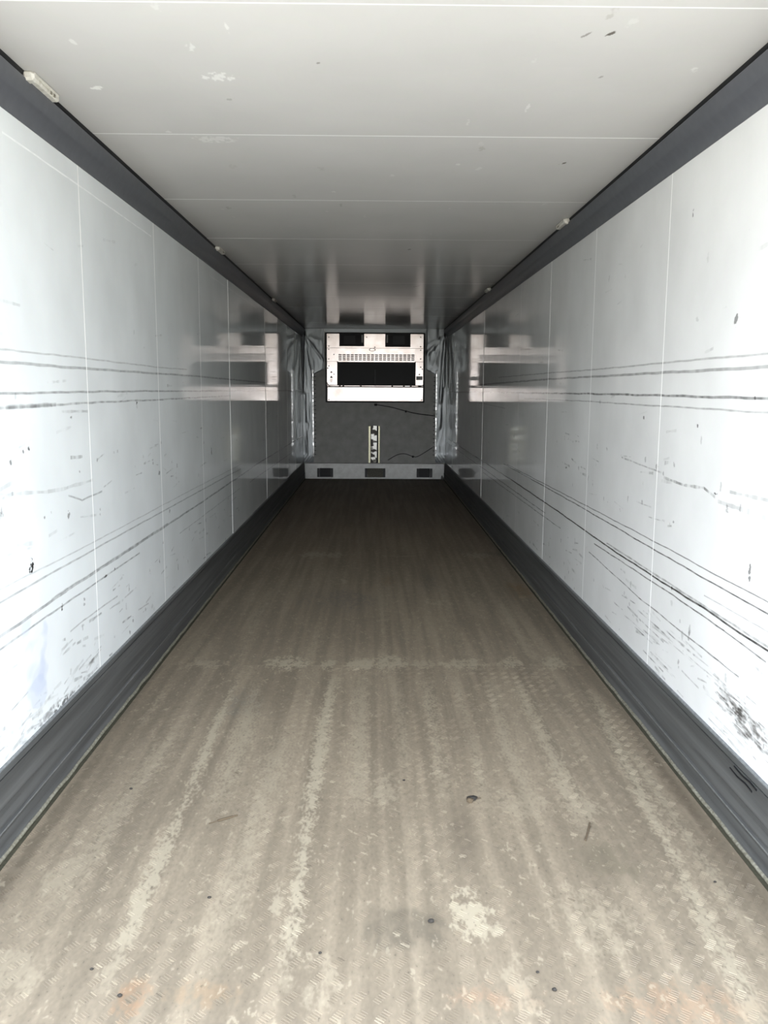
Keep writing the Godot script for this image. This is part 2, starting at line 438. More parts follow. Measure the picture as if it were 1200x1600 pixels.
func floor_print(z0: float, z1: float, w: int, h: int, sd: int) -> Image:
	var long := noise(0.012, sd, 4)
	var blot := noise(0.9, sd + 1, 4)
	var rag := noise(5.0, sd + 2, 3)
	var lane := noise(7.0, sd + 3, 3)
	var fine := noise(34.0, sd + 4, 3)
	var im := Image.create(w, h, false, Image.FORMAT_RGB8)
	var base := Color(0.458, 0.413, 0.348)
	var pale := Color(0.605, 0.563, 0.482)
	var worn := Color(0.508, 0.460, 0.390)
	# which streaks cover each row is worked out first
	for q in h:
		var z := lerpf(z0, z1, (q + 0.5) / h)
		var active := []
		for s in floor_streaks:
			var f: Array = s[0]
			for i in f.size() / 2 - 1:
				var za: float = f[i * 2 + 1]
				var zb: float = f[i * 2 + 3]
				if z >= minf(za, zb) - 0.08 and z < maxf(za, zb) + (0.08 if i == f.size() / 2 - 2 else 0.0):
					var e: float = minf(z - f[1], f[f.size() - 1] - z) if f[1] < f[f.size() - 1] else minf(f[1] - z, z - f[f.size() - 1])
					active.append([lerpf(f[i * 2], f[i * 2 + 2], clampf((z - za) / (zb - za), 0, 1)), s[1], s[2] * clampf(0.5 + e * 3.0, 0.0, 1.0)])
					break
		var near := []
		for s in floor_patches:
			if absf(z - s[1]) < s[3] * 1.6: near.append(s)
		var tint := []
		for s in floor_stains:
			if absf(z - s[1]) < s[3] * 1.6: tint.append(s)
		for i in w:
			var x := lerpf(-HALF, HALF, (i + 0.5) / w)
			var r := rag.get_noise_2d(x * 4.0, z * 2.0)
			var l := lane.get_noise_2d(x * 1.6, z * 0.06)
			var g := fine.get_noise_2d(x * 2.0, z)
			var b := blot.get_noise_2d(x * 1.5, z * 0.8)
			var c := base.lerp(worn, clampf(0.45 + l * 1.3 + b * 0.8, 0.0, 1.0))
			c = c * (1.0 + 0.05 * r + 0.05 * l + 0.07 * g)
			for s in tint:
				var k: float = 1.0 - Vector2((x - s[0]) / s[2], (z - s[1]) / s[3]).length_squared() + b * 1.2 + r * 1.5 + g * 0.8
				if k > 0.0:
					c = c.lerp(s[4], s[5] * minf(k * 0.8, 1.0))
			var a := 0.0
			for s in active:
				var d: float = absf(x - s[0] + l * 0.01) / s[1]
				if d < 1.7:
					a = maxf(a, s[2] * clampf((1.3 - d) * 0.8 + r * 0.9 + g * 1.1 + b * 0.7, 0.0, 1.0))
			for s in near:
				var k: float = 1.0 - Vector2((x - s[0]) / s[2], (z - s[1]) / s[3]).length_squared() + r * 1.4 + g * 1.0 + b * 0.8
				if k > 0.1:
					a = maxf(a, s[4] * minf((k - 0.1) * 1.3, 1.0))
			# crumbs of whitish residue
			if r + g * 0.6 > 0.5:
				a = maxf(a, minf((r + g * 0.6 - 0.5) * 3.0, 0.6))
			c = c.lerp(pale, a)
			if g < -0.55:
				c = c.lerp(Color(0.27, 0.24, 0.20), minf((-0.55 - g) * 3.0, 0.45))
			im.set_pixel(i, q, c)
	return im

# ------------------------------------------------------------------ the place
func _ready() -> void:
	rng.seed = 5
	# camera
	var cam := Camera3D.new()
	cam.name = "camera"
	add_child(cam)
	cam.position = Vector3(-0.0169, 1.515, 0.0)
	cam.basis = Basis(Vector3.UP, deg_to_rad(-0.7389)) * Basis(Vector3.RIGHT, deg_to_rad(-8.2468)) * Basis(Vector3.BACK, 0.005)
	cam.fov = 63.215
	cam.near = 0.05
	cam.far = 400.0
	cam.current = true
	# bright overcast day outside; it comes in through the open rear end only
	var env := Environment.new()
	env.background_mode = Environment.BG_SKY
	var sky := Sky.new()
	var sm := ProceduralSkyMaterial.new()
	sm.sky_top_color = Color(0.88, 0.93, 1.0)
	sm.sky_horizon_color = Color(0.97, 0.97, 0.97)
	sm.sky_curve = 0.2
	sm.ground_bottom_color = Color(0.45, 0.44, 0.42)
	sm.ground_horizon_color = Color(0.6, 0.6, 0.58)
	sm.sky_energy_multiplier = 1.0
	sky.sky_material = sm
	env.sky = sky
	env.background_energy_multiplier = 1.0
	env.tonemap_mode = Environment.TONE_MAPPER_LINEAR
	env.tonemap_exposure = 9.2
	env.sdfgi_enabled = true
	env.ssao_enabled = true
	env.ssil_enabled = true
	var we := WorldEnvironment.new()
	we.name = "world_environment"
	we.environment = env
	add_child(we)
	# the sun stands beyond the front of the trailer, so it lights the yard behind it but not the inside
	var sun := DirectionalLight3D.new()
	sun.name = "sun"
	sun.light_energy = 0.8
	sun.light_color = Color(1.0, 0.96, 0.9)
	sun.light_angular_distance = 3.0
	sun.shadow_enabled = true
	sun.sky_mode = DirectionalLight3D.SKY_MODE_LIGHT_ONLY
	add_child(sun)
	sun.rotation_degrees = Vector3(-58, 205, 0)

	build_materials()
	build_shell()
	build_rails()
	build_bulkhead()
	build_unit()
	build_small()

var M := {}

func build_materials() -> void:
	M.rail = surface("grey_rail", Color(0.36, 0.368, 0.385), 0.42)
	grain(M.rail, 0.02, 0.6, Color(0.90, 0.90, 0.91), Color(1, 1, 1), 3)
	M.gap_black = surface("matt_black", Color(0.05, 0.05, 0.06), 0.6)
	M.kick = surface("dark_grey_kick_coat", Color(0.345, 0.347, 0.338), 0.58)
	M.kick.albedo_texture = kick_texture()
	M.kick.uv1_scale = Vector3(1.0 / 3.0, 1.0 / 0.29, 1)
	M.kick_lip = surface("worn_grey_edge", Color(0.52, 0.53, 0.53), 0.5)
	grain(M.kick_lip, 0.03, 0.4, Color(0.75, 0.75, 0.75), Color(1, 1, 1), 12)
	M.rub = surface("pale_ridge_coat", Color(0.42, 0.42, 0.405), 0.75)
	grain(M.rub, 0.03, 0.5, Color(0.75, 0.75, 0.75), Color(1, 1, 1), 13)
	M.bead = surface("dirty_sealant", Color(0.60, 0.59, 0.55), 0.7)
	grain(M.bead, 0.05, 0.5, Color(0.55, 0.53, 0.46), Color(1.0, 1.0, 0.98), 14)
	M.dirt = surface("packed_dirt", Color(0.25, 0.24, 0.19), 0.9)
	grain(M.dirt, 0.05, 0.5, Color(0.7, 0.7, 0.6), Color(1.0, 1.0, 0.98), 15)
	M.joint = surface("white_sealant", Color(0.93, 0.93, 0.92), 0.6)
	M.ceiling = surface("off_white_ceiling_coat", Color(1, 1, 1), 0.14, 0.0, 0.10)
	M.concrete = surface("yard_concrete", Color(0.66, 0.65, 0.62), 0.9)
	grain(M.concrete, 0.01, 4.0, Color(0.82, 0.82, 0.82), Color(1, 1, 1), 21)
	M.outside = surface("outer_skin", Color(0.86, 0.86, 0.86), 0.3)
	M.liner = surface("grey_bulkhead_lining", Color(0.70, 0.70, 0.685), 0.45)
	grain(M.liner, 0.012, 1.2, Color(0.88, 0.88, 0.86), Color(1, 1, 1), 23)
	M.foil = surface("silver_cover_sheet", Color(0.52, 0.535, 0.54), 0.34, 0.5)
	M.foil_edge = surface("silver_welt", Color(0.88, 0.88, 0.88), 0.28, 0.9)
	M.metal = surface("bright_sheet_metal", Color(0.66, 0.64, 0.63), 0.17, 1.0)
	grain(M.metal, 0.008, 0.9, Color(0.90, 0.87, 0.855), Color(1, 1, 1), 31)
	M.dull = surface("dull_sheet_metal", Color(0.62, 0.62, 0.615), 0.42, 0.7)
	grain(M.dull, 0.012, 0.8, Color(0.90, 0.90, 0.89), Color(1, 1, 1), 33)
	M.lace = surface("grey_lace", Color(0.36, 0.36, 0.36), 0.7)
	M.pocket = surface("grimy_shaded_metal", Color(0.50, 0.49, 0.45), 0.6, 0.2)  # grime, darkened further to put the recess shade into the colour
	grain(M.pocket, 0.03, 0.3, Color(0.6, 0.6, 0.56), Color(1, 1, 1), 34)
	M.black = surface("black_plastic", Color(0.06, 0.06, 0.065), 0.55)
	M.dark = surface("dark_grey_plastic", Color(0.16, 0.16, 0.17), 0.5)
	M.cable = surface("black_cable", Color(0.09, 0.09, 0.09), 0.5)
	M.cream = surface("cream_lacquered_metal", Color(0.88, 0.875, 0.79), 0.34, 0.6)
	grain(M.cream, 0.03, 0.3, Color(0.80, 0.79, 0.70), Color(1, 1, 1), 37)
	M.ivory = surface("ivory_plastic", Color(0.90, 0.89, 0.865), 0.45)
	grain(M.ivory, 0.012, 0.2, Color(0.80, 0.79, 0.75), Color(1, 1, 1), 39)
	M.wood = surface("dry_wood", Color(0.34, 0.29, 0.22), 0.9)
	M.crumb = surface("dark_dirt", Color(0.2, 0.185, 0.165), 0.95)

func kick_texture() -> ImageTexture:
	# long scratches along the rail, scraped paint
	var w := 1024
	var h := 128
	var im := Image.create(w, h, false, Image.FORMAT_RGB8)
	var n := noise(0.02, 77, 4)
	for x in w:
		var wrap := float(x) / w * TAU
		for y in h:
			var v := 0.86 + 0.22 * n.get_noise_3d(cos(wrap) * 20.0, sin(wrap) * 20.0, y * 3.0)
			im.set_pixel(x, y, Color(v, v, v * 1.01))
	var r := RandomNumberGenerator.new()
	r.seed = 12
	for i in 90:
		var y := r.randi_range(0, h - 1)
		var x := r.randi_range(0, w - 1)
		var l := r.randi_range(20, 260)
		var v := r.randf_range(0.8, 1.0) if r.randf() < 0.5 else r.randf_range(0.4, 0.62)
		for q in l:
			if r.randf() < 0.8:
				im.set_pixel((x + q) % w, y, im.get_pixel((x + q) % w, y).lerp(Color(v, v, v), 0.5))
	return ImageTexture.create_from_image(im)

func ceiling_texture() -> ImageTexture:
	var w := 1024
	var h := 2048
	var p := Print.new()
	p.z0 = REAR
	p.z1 = FRONT
	p.y0 = -HALF
	p.y1 = HALF
	p.n = noise(0.05, 61, 3)
	var mot := noise(0.03, 62, 4)
	var small := Image.create(512, 128, false, Image.FORMAT_RGB8)
	for x in 512:
		for y in 128:
			var v := 1.0 + 0.03 * mot.get_noise_2d(x * 0.8, y * 0.5)
			small.set_pixel(x, y, Color(0.772 * v, 0.765 * v, 0.752 * v))
	small.resize(2048, 1024, Image.INTERPOLATE_CUBIC)
	p.im = small
	var dark := Color(0.3, 0.28, 0.25)
	# the print runs along z; its height runs across x
	for s in [[-2.650, 0.691, 0.024, 0.014, 0.8], [-2.665, 0.615, 0.016, 0.012, 0.4], [-4.083, 0.862, 0.026, 0.018, 0.75], [-3.0, 0.75, 0.01, 0.008, 0.3], [-3.25, -0.547, 0.02, 0.02, 0.2], [-6.49, 0.25, 0.03, 0.02, 0.6], [-8.7, 0.42, 0.06, 0.02, 0.6], [-2.9, -0.2, 0.008, 0.01, 0.4]]:
		p.spot(s[0], s[1], s[2] * 1.3, s[3] * 0.55, dark, s[4], 0.5)
	rng.seed = 33
	for i in 40:
		p.spot(rng.randf_range(REAR, -6.0), rng.randf_range(-1.1, 1.1), rng.randf_range(0.01, 0.05), rng.randf_range(0.006, 0.02), Color(0.95, 0.95, 0.93) if rng.randf() < 0.7 else Color(0.6, 0.58, 0.54), rng.randf_range(0.1, 0.4))
	p.spot(-3.03, -0.55, 0.04, 0.06, Color(0.95, 0.95, 0.93), 0.5)
	p.spot(-3.15, -1.0, 0.02, 0.03, Color(0.98, 0.98, 0.96), 0.6)
	p.spot(-3.75, -0.70, 0.05, 0.10, Color(0.95, 0.95, 0.93), 0.35)
	return ImageTexture.create_from_image(p.im)

func build_shell() -> void:
	# ---- yard outside
	var yard := thing("yard_ground", "pale concrete yard behind the open end of the trailer", "ground", Vector3(0, -1.3, 0), "structure")
	part("slab", box(Vector3(0, -0.1, 0), Vector3(90, 0.2, 90), 0.0), M.concrete, yard)

	# ---- floor: plates with cross joints, and the raised tread bars near the rear
	var fl := thing("floor", "worn beige trailer floor with pale streaks and raised tread pattern", "floor", Vector3.ZERO, "structure")
	var near_im := floor_print(REAR, -4.48, 1024, 1536, 5)
	var far_im := floor_print(-4.48, FRONT, 512, 1536, 6)
	var cuts := [REAR, -4.48, -7.58, -10.68, FRONT]
	for i in 4:
		var m := surface("floor_coat", Color(1, 1, 1), 0.62)
		m.albedo_texture = ImageTexture.create_from_image(near_im if i == 0 else far_im)
		m.texture_repeat = false
		var za: float = REAR if i == 0 else -4.48
		var zb: float = -4.48 if i == 0 else FRONT
		var f := mapping(Vector3(0.5 / HALF, 0, 0), 0.5, Vector3(0, 0, 1.0 / (zb - za)), -za / (zb - za))
		var z0: float = cuts[i]
		var z1: float = cuts[i + 1]
		part("floor_plate", box(Vector3(0, -0.02, (z0 + z1) * 0.5), Vector3(2.0 * HALF, 0.04, z0 - z1 - 0.001), 0.0, f), m, fl)
	part("floor_core", box(Vector3(0, -0.10, (REAR + FRONT) * 0.5), Vector3(2.0 * HALF + 0.12, 0.12, REAR - FRONT), 0.002), M.dirt, fl)
	# tread: groups of six slanting bars
	var st := start()
	bevel(st, Vector3(0, 0.0, 0), Vector3(0.026, 0.0016, 0.0042), 0.0007)
	var bar := st.commit()
	var places: Array[Transform3D] = []
	var tints: Array[Color] = []
	var wear := noise(1.1, 401, 3)
	rng.seed = 77
	var along := Vector3(0.80, 0, 0.60)
	var across := Vector3(0.60, 0, -0.80)
	var gz := REAR - 0.04
	var row := 0
	while gz > -4.42:
		var gx := -1.19 + (0.0 if row % 2 == 0 else 0.004)
		while gx < 1.19:
			var keep := wear.get_noise_2d(gx * 2.2, gz) * 1.3 + rng.randf_range(-0.35, 0.35)
			if keep > (-0.35 if gz > -3.2 else 0.1):
				var lift := clampf(0.5 + keep * 0.5, 0.2, 0.9)
				for k in 6:
					var p := Vector3(gx, 0.0004 * lift - 0.0001, gz) + across * (k - 2.5) * 0.0085
					var im: Image = near_im if p.z > -4.48 else far_im
					var za2: float = REAR if p.z > -4.48 else -4.48
					var zb2: float = -4.48 if p.z > -4.48 else FRONT
					var c := im.get_pixel(clampi(int((p.x + HALF) / (2 * HALF) * im.get_width()), 0, im.get_width() - 1), clampi(int((p.z - za2) / (zb2 - za2) * im.get_height()), 0, im.get_height() - 1))
					var b := Basis(along, Vector3.UP, along.cross(Vector3.UP)).scaled_local(Vector3(rng.randf_range(0.75, 1.0), lift, 1.0))
					places.append(Transform3D(b, p))
					tints.append((c * rng.randf_range(0.99, 1.06)).srgb_to_linear())
			gx += 0.057
		gz -= 0.066
		row += 1
	var mm := MultiMesh.new()
	mm.transform_format = MultiMesh.TRANSFORM_3D
	mm.use_colors = true
	mm.mesh = bar
	mm.instance_count = places.size()
	for i in places.size():
		mm.set_instance_transform(i, places[i])
		var c: Color = tints[i]
		mm.set_instance_color(i, Color(minf(c.r, 0.8), minf(c.g, 0.8), minf(c.b, 0.8)))
	var mmi := MultiMeshInstance3D.new()
	mmi.name = "tread_bars"
	mmi.multimesh = mm
	var tm := surface("tread_coat", Color(1, 1, 1), 0.45)
	tm.vertex_color_use_as_albedo = true
	mmi.material_override = tm
	mmi.set_meta("kind", "stuff")
	fl.add_child(mmi, true)

	# ---- ceiling panels
	var ce := thing("ceiling", "off-white glossy ceiling panels with thin white cross joints", "ceiling", Vector3(0, TOP, 0), "structure")
	M.ceiling.albedo_texture = ceiling_texture()
	M.ceiling.texture_repeat = false
	var cf := mapping(Vector3(0, 0, 1.0 / (FRONT - REAR)), -REAR / (FRONT - REAR), Vector3(-0.5 / HALF, 0, 0), 0.5)
	var edges := [REAR]
	var z := -2.48
	while z > FRONT + 0.3:
		edges.append(z)
		z -= 1.2
	edges.append(FRONT)
	rng.seed = 8
	for i in edges.size() - 1:
		var a: float = edges[i]
		var b: float = edges[i + 1]
		var o := part("ceiling_panel", box(Vector3(0, 0.03, (a + b) * 0.5), Vector3(2.0 * HALF + 0.1, 0.06, a - b - 0.006), 0.001, cf), M.ceiling, ce)
		# panels never sit quite level
		o.rotation = Vector3(0, 0, rng.randf_range(-0.0008, 0.0008))
		if i > 0:
			part("joint_strip", box(Vector3(0, 0.0275, a), Vector3(2.0 * HALF, 0.055, 0.009), 0.0008), M.joint, ce)
	part("roof_skin", box(Vector3(0, 0.08, (REAR + FRONT) * 0.5), Vector3(2.0 * HALF + 0.14, 0.03, REAR - FRONT + 0.1), 0.004), M.outside, ce)

	# ---- side walls
	for side in [-1.0, 1.0]:
		var right: bool = side > 0.0
		var w := thing("wall_right" if right else "wall_left", "white glossy right wall panels with thin black pallet scuff lines" if right else "white glossy left wall panels with grey scuffs and a bluish patch", "wall", Vector3(side * HALF, 0, 0), "structure")
		var base := Color(0.892, 0.895, 0.888) if right else Color(0.885, 0.902, 0.903)
		var near := wall_print(REAR, SPLIT if not right else -6.06, 2048, 2048, 11 if right else 17, base)
		var far := wall_print(SPLIT if not right else -6.06, FRONT, 2048, 1024, 12 if right else 18, base)
		for p in [near, far]:
			draw_marks(p, right_marks if right else left_marks, right)
		var nm := wall_material(near)
		var fm := wall_material(far)
		var first := -3.66 if right else -3.61
		var step := 1.2 if right else 1.185
		var cuts2 := [REAR, first + step]
		for k in 9:
			cuts2.append(first - k * step)
		cuts2[4] = -6.06 if right else SPLIT
		cuts2.append(FRONT - 0.06)
		rng.seed = 21 + int(side)
		for i in cuts2.size() - 1:
			var a: float = cuts2[i]
			var b: float = cuts2[i + 1]
			var pr: Print = near if i < 4 else far
			var f := pr.place()
			var o := part("wall_panel", box(Vector3(side * 0.03, 1.29, (a + b) * 0.5), Vector3(0.06, 2.62, a - b - 0.006), 0.001, f), nm if i < 4 else fm, w)
			o.rotation.y = rng.randf_range(-0.0003, 0.0003) if i > 3 else 0.0
			if i > 0:
				part("joint_strip", box(Vector3(side * 0.0272, 1.29, a), Vector3(0.0552, 2.6, 0.0066), 0.0008), M.joint, w)
		part("outer_skin", box(Vector3(side * 0.075, 1.24, (REAR + FRONT) * 0.5), Vector3(0.03, 2.86, REAR - FRONT + 0.12), 0.004), M.outside, w)

func build_rails() -> void:
	for side in [-1.0, 1.0]:
		var right: bool = side > 0.0
		# cove rail between wall and ceiling; d is measured from the wall
		var deep := 0.064 if right else 0.052
		var r := thing("trim_2" if right else "trim_1", "dark grey cove rail along the top of the %s wall" % ("right" if right else "left"), "rail", Vector3(side * HALF, 0, 0), "structure")
		var prof := PackedVector2Array()
		for q in [[-0.002, 2.430], [0.003, 2.430], [0.005, 2.4325], [0.0065, 2.443], [0.0095, 2.456], [0.0150, 2.469], [0.0230, 2.481], [0.0320, 2.490], [0.0380, 2.4940], [0.0405, 2.4975], [0.0450, 2.508], [0.0500, 2.522], [0.0540, 2.536], [0.0570, 2.548], [0.0560, 2.552], [0.0520, 2.554], [-0.002, 2.554]]:
			prof.append(Vector2(-side * q[0] * deep / 0.058, q[1]))
		part("rail_cover", drawn(prof, REAR, FRONT - 0.0, 0.9), M.rail, r)
		var g := PackedVector2Array()
		for q in [[0.0, 2.554], [0.040, 2.554], [0.045, 2.558], [0.050, 2.566], [0.052, 2.576], [0.0, 2.576]]:
			g.append(Vector2(-side * q[0] * deep / 0.058, q[1]))
		part("gap_black", drawn(g, REAR, FRONT, 0.9), M.gap_black, r, Vector3.ZERO, "black strip in the gap below the ceiling")  # black strip drawn along the gap between rail and ceiling

		# kick rail along the floor
		var k := thing("baseboard_right" if right else "baseboard_left", "dark grey scuffed kick rail along the foot of the %s wall" % ("right" if right else "left"), "kick rail", Vector3(side * HALF, 0, 0), "structure")
		var kp := PackedVector2Array()
		for q in [[-0.002, 0.276], [0.007, 0.276], [0.010, 0.274], [0.0115, 0.270], [0.0125, 0.2570], [0.0030, 0.2560], [0.0030, 0.2530], [0.0128, 0.2520], [0.0155, 0.190], [0.0172, 0.145], [0.0185, 0.101], [0.0235, 0.097], [0.0255, 0.092], [0.0235, 0.087], [0.0195, 0.083], [0.0195, 0.050], [0.0200, 0.030], [0.0225, 0.022], [0.0245, 0.014], [0.0235, 0.008], [0.019, 0.004], [-0.002, 0.004]]:
			kp.append(Vector2(-side * q[0], q[1]))
		part("kick_plate", drawn(kp, REAR, FRONT, 0.85), M.kick, k)
		var lip := PackedVector2Array()
		for q in [[-0.001, 0.2755], [0.0085, 0.2755], [0.0092, 0.2795], [0.006, 0.283], [-0.001, 0.284]]:
			lip.append(Vector2(-side * q[0], q[1]))
		if right:
			for e in [[0.246, -2.60], [0.226, -2.63]]:
				part("gouge", tube([Vector3(-0.0135, e[0], e[1] - 0.09), Vector3(-0.0142, e[0] - 0.004, e[1] - 0.03), Vector3(-0.0142, e[0] + 0.001, e[1] + 0.03), Vector3(-0.0138, e[0] - 0.003, e[1] + 0.08)], 0.0035, 6), M.gap_black, k, Vector3.ZERO, "black gouge")
		part("top_edge", drawn(lip, REAR, FRONT, 0.8), M.kick_lip, k, Vector3.ZERO, "worn lighter top edge")
		var rp := PackedVector2Array()
		for q in [[0.018, 0.0975], [0.0240, 0.0960], [0.0262, 0.0930], [0.0258, 0.0905], [0.0235, 0.0885], [0.018, 0.0880]]:
			rp.append(Vector2(-side * q[0], q[1]))
		part("rub_strip", drawn(rp, REAR, FRONT, 0.8), M.rub, k, Vector3.ZERO, "lighter ridge")  # ridge drawn in a paler grey than the kick plate
		# uneven bead of dirty sealant at the foot
		var bn := noise(2.2, 55 + int(side), 3)
		var pts := []
		var pz := REAR
		while pz > FRONT:
			pts.append(Vector3(-side * (0.0245 + 0.0035 * bn.get_noise_1d(pz * 3.0)), 0.011 + 0.004 * bn.get_noise_1d(pz * 2.0 + 90.0), pz))
			pz -= 0.06
		part("sealant_bead", tube(pts, 0.0080, 7), M.bead, k, Vector3.ZERO, "rough grimy sealant bead")
		var dp := PackedVector2Array()
		for q in [[0.0, 0.0005], [0.042, 0.0005], [0.030, 0.0030], [0.022, 0.0065], [0.0, 0.0065]]:
			dp.append(Vector2(-side * q[0], q[1]))
		part("dirt_line", drawn(dp, REAR, FRONT, 0.5), M.dirt, k, Vector3.ZERO, "olive brown line of packed dirt")

func build_bulkhead() -> void:
	var b := thing("wall_front", "grey lined front bulkhead at the far end", "wall", Vector3(0, 0, FRONT), "structure")
	part("lining", box(Vector3(0, 1.28, -0.02), Vector3(2.0 * HALF + 0.12, 2.68, 0.04), 0.0), M.liner, b)
	part("outer_skin", box(Vector3(0, 1.24, -0.08), Vector3(2.0 * HALF + 0.18, 2.86, 0.04), 0.0), M.outside, b)

	# kick plate with three pockets
	var k := thing("bulkhead_kick_plate", "dull aluminium kick plate with three pockets under the grey bulkhead", "kick plate", Vector3(0, 0, FRONT + 0.021))
	var holes := [[-0.955, -0.762], [-0.125, 0.147], [0.778, 0.966]]
	var st := start()
	var depth := 0.06
	var pieces := [[-1.205, 1.205, 0.190, 0.272], [-1.205, 1.205, 0.004, 0.030]]
	var x := -1.205
	for h in holes:
		pieces.append([x, h[0], 0.030, 0.190])
		x = h[1]
	pieces.append([x, 1.205, 0.030, 0.190])
	for e in pieces:
		bevel(st, Vector3((e[0] + e[1]) * 0.5, (e[2] + e[3]) * 0.5, depth * 0.5), Vector3(e[1] - e[0], e[3] - e[2], depth), 0.0)
	part("plate", st.commit(), M.dull, k)
	part("top_flange", box(Vector3(0, 0.268, 0.034), Vector3(2.41, 0.012, 0.068), 0.003), M.dull, k)
	for i in 3:
		var h: Array = holes[i]
		var cx: float = (h[0] + h[1]) * 0.5
		var wd: float = h[1] - h[0]
		var pk := part("pocket", box(Vector3(cx, 0.11, 0.004), Vector3(wd, 0.16, 0.006), 0.0), M.pocket if i == 1 else M.black, k, Vector3.ZERO, "dirty grey pocket with recess shade in its colour" if i == 1 else "pocket with recess shade painted black")  # recess shade is painted: darker coat in the middle pocket, black in the others
		for s in [-1.0, 1.0]:
			part("tab", box(Vector3(cx + s * (wd * 0.5 + 0.022), 0.11, depth + 0.004), Vector3(0.042, 0.155, 0.010), 0.002), M.dark, pk)

	# silver cover sheets in both corners, gathered at a hook and laced down the inner edge
	for side in [-1.0, 1.0]:
		var right: bool = side > 0.0
		var c := thing("silver_cover_sheet", "creased silver cover sheet in the %s corner of the bulkhead" % ("right" if right else "left"), "cover sheet", Vector3(0, 0, FRONT), "", "silver corner covers")
		part("sheet", cover_mesh(side), M.foil, c)
		var ws := start()
		rng.seed = 300 + int(side)
		for i in 24:
			# short stitched lengths, each turned a little
			var wy := 0.385 + (i + 0.5) * 0.0623
			var bit := start()
			bevel(bit, Vector3.ZERO, Vector3(0.030, 0.060, 0.020), 0.007)
			ws.append_from(bit.commit(), 0, Transform3D(Basis(Vector3.UP, rng.randf_range(-0.10, 0.10)) * Basis(Vector3.RIGHT, rng.randf_range(-0.05, 0.05)), Vector3(side * (1.064 + rng.randf_range(-0.002, 0.002)), wy, 0.030)))
		part("welt", ws.commit(), M.foil_edge, c, Vector3.ZERO, "bright stitched edge")
		for i in 21:
			var y := 0.42 + i * 0.0705
			part("lace", box(Vector3(side * 1.032, y, 0.004), Vector3(0.032, 0.012, 0.007), 0.002), M.lace, c)
		var hk := thing("corner_hook", "black hook holding the silver sheet at the %s ceiling corner" % ("right" if right else "left"), "hook", Vector3(side * 1.198, 2.49 if right else 2.50, FRONT + 0.05), "", "ceiling corner hooks")
		part("body", box(Vector3(0, -0.010, 0), Vector3(0.030, 0.075, 0.030), 0.006), M.black, hk)
		part("pin", tube([Vector3(0, 0.02, 0), Vector3(0.004 * side, 0.045, 0.0), Vector3(0.014 * side, 0.062, 0.0), Vector3(0.03 * side, 0.068, 0.0)], 0.008, 8), M.black, hk)
		part("tip", box(Vector3(0, -0.058, 0.002), Vector3(0.016, 0.03, 0.02), 0.004), M.black, hk)

	var ts := thing("silver_cover_strip", "narrow silver strip between the cooling unit and the ceiling", "cover sheet", Vector3(0, 2.541, FRONT))
	part("strip", sheet(-0.870, 0.870, -0.031, 0.031, 0.010, 611, 0.004, 0.0, 0.008), M.foil, ts)
	# cables on the bulkhead
	var c1 := thing("sensor_cable", "thin dark cable running from under the cooling unit to the right lacing", "cable", Vector3(0, 0, FRONT))
	part("cord", tube(curve_points([0.006, 1.290, 0.272, 1.247, 0.517, 1.185, 0.718, 1.139, 1.052, 1.097], 0.012), 0.007, 8), M.cable, c1)
	part("plug", box(Vector3(0.017, 1.285, 0.014), Vector3(0.05, 0.04, 0.026), 0.006), M.black, c1)
	part("clamp", box(Vector3(0.540, 1.172, 0.014), Vector3(0.03, 0.035, 0.024), 0.005), M.black, c1)
	var c2 := thing("drain_cable", "thin dark cable bowed low on the bulkhead above the kick plate", "cable", Vector3(0, 0, FRONT))
	part("cord", tube(curve_points([0.233, 0.325, 0.389, 0.415, 0.524, 0.438, 0.670, 0.392, 0.748, 0.390, 0.893, 0.473, 1.012, 0.55], 0.010), 0.006, 8), M.cable, c2)
	part("clamp", box(Vector3(0.670, 0.388, 0.014), Vector3(0.036, 0.034, 0.024), 0.006), M.black, c2)

	# upright mounting channel in the middle
	var u := thing("mounting_channel", "upright cream channel with black stained strip in middle of bulkhead", "channel", Vector3(-0.002, 0.274, FRONT))
	part("rail", box(Vector3(-0.086, 0.326, 0.022), Vector3(0.042, 0.650, 0.044), 0.006), M.cream, u)
	part("rail", box(Vector3(0.080, 0.326, 0.016), Vector3(0.034, 0.650, 0.032), 0.006), M.cream, u)
	var sm := surface("stained_strip", Color(1, 1, 1), 0.34, 0.6)
	sm.albedo_texture = strip_texture()
	var f := mapping(Vector3(1.0 / 0.11, 0, 0), 0.6, Vector3(0, -1.0 / 0.65, 0), 1.0)
	part("strip", box(Vector3(-0.011, 0.326, 0.008), Vector3(0.106, 0.646, 0.016), 0.002, f), sm, u, Vector3.ZERO, "silver strip smeared with black adhesive")
	part("gap_filler", box(Vector3(0.052, 0.326, 0.004), Vector3(0.018, 0.646, 0.008), 0.0), M.black, u)
	var fst := start()
	bevel(fst, Vector3(0.004, 0.035, 0.03), Vector3(0.062, 0.062, 0.03), 0.014)
	part("foot", fst.commit(), M.ivory, u)

	var sc := thing("rubber_scrap", "small torn black scrap at the right end of the kick plate", "scrap", Vector3(1.195, 0.0, FRONT + 0.085))
	var t := start()
	var q := [Vector3(-0.035, 0.0, 0.01), Vector3(0.03, 0.0, 0.01), Vector3(0.02, 0.035, 0.0), Vector3(0.005, 0.03, 0.0), Vector3(-0.012, 0.075, -0.005), Vector3(-0.028, 0.06, -0.005)]
	var bk := []
	for p in q: bk.append(p + Vector3(0, 0, -0.012))
	for i in range(1, 5):
		tri(t, [q[0], q[i], q[i + 1]], [Vector3.BACK, Vector3.BACK, Vector3.BACK])
		tri(t, [bk[0], bk[i], bk[i + 1]], [Vector3.FORWARD, Vector3.FORWARD, Vector3.FORWARD])
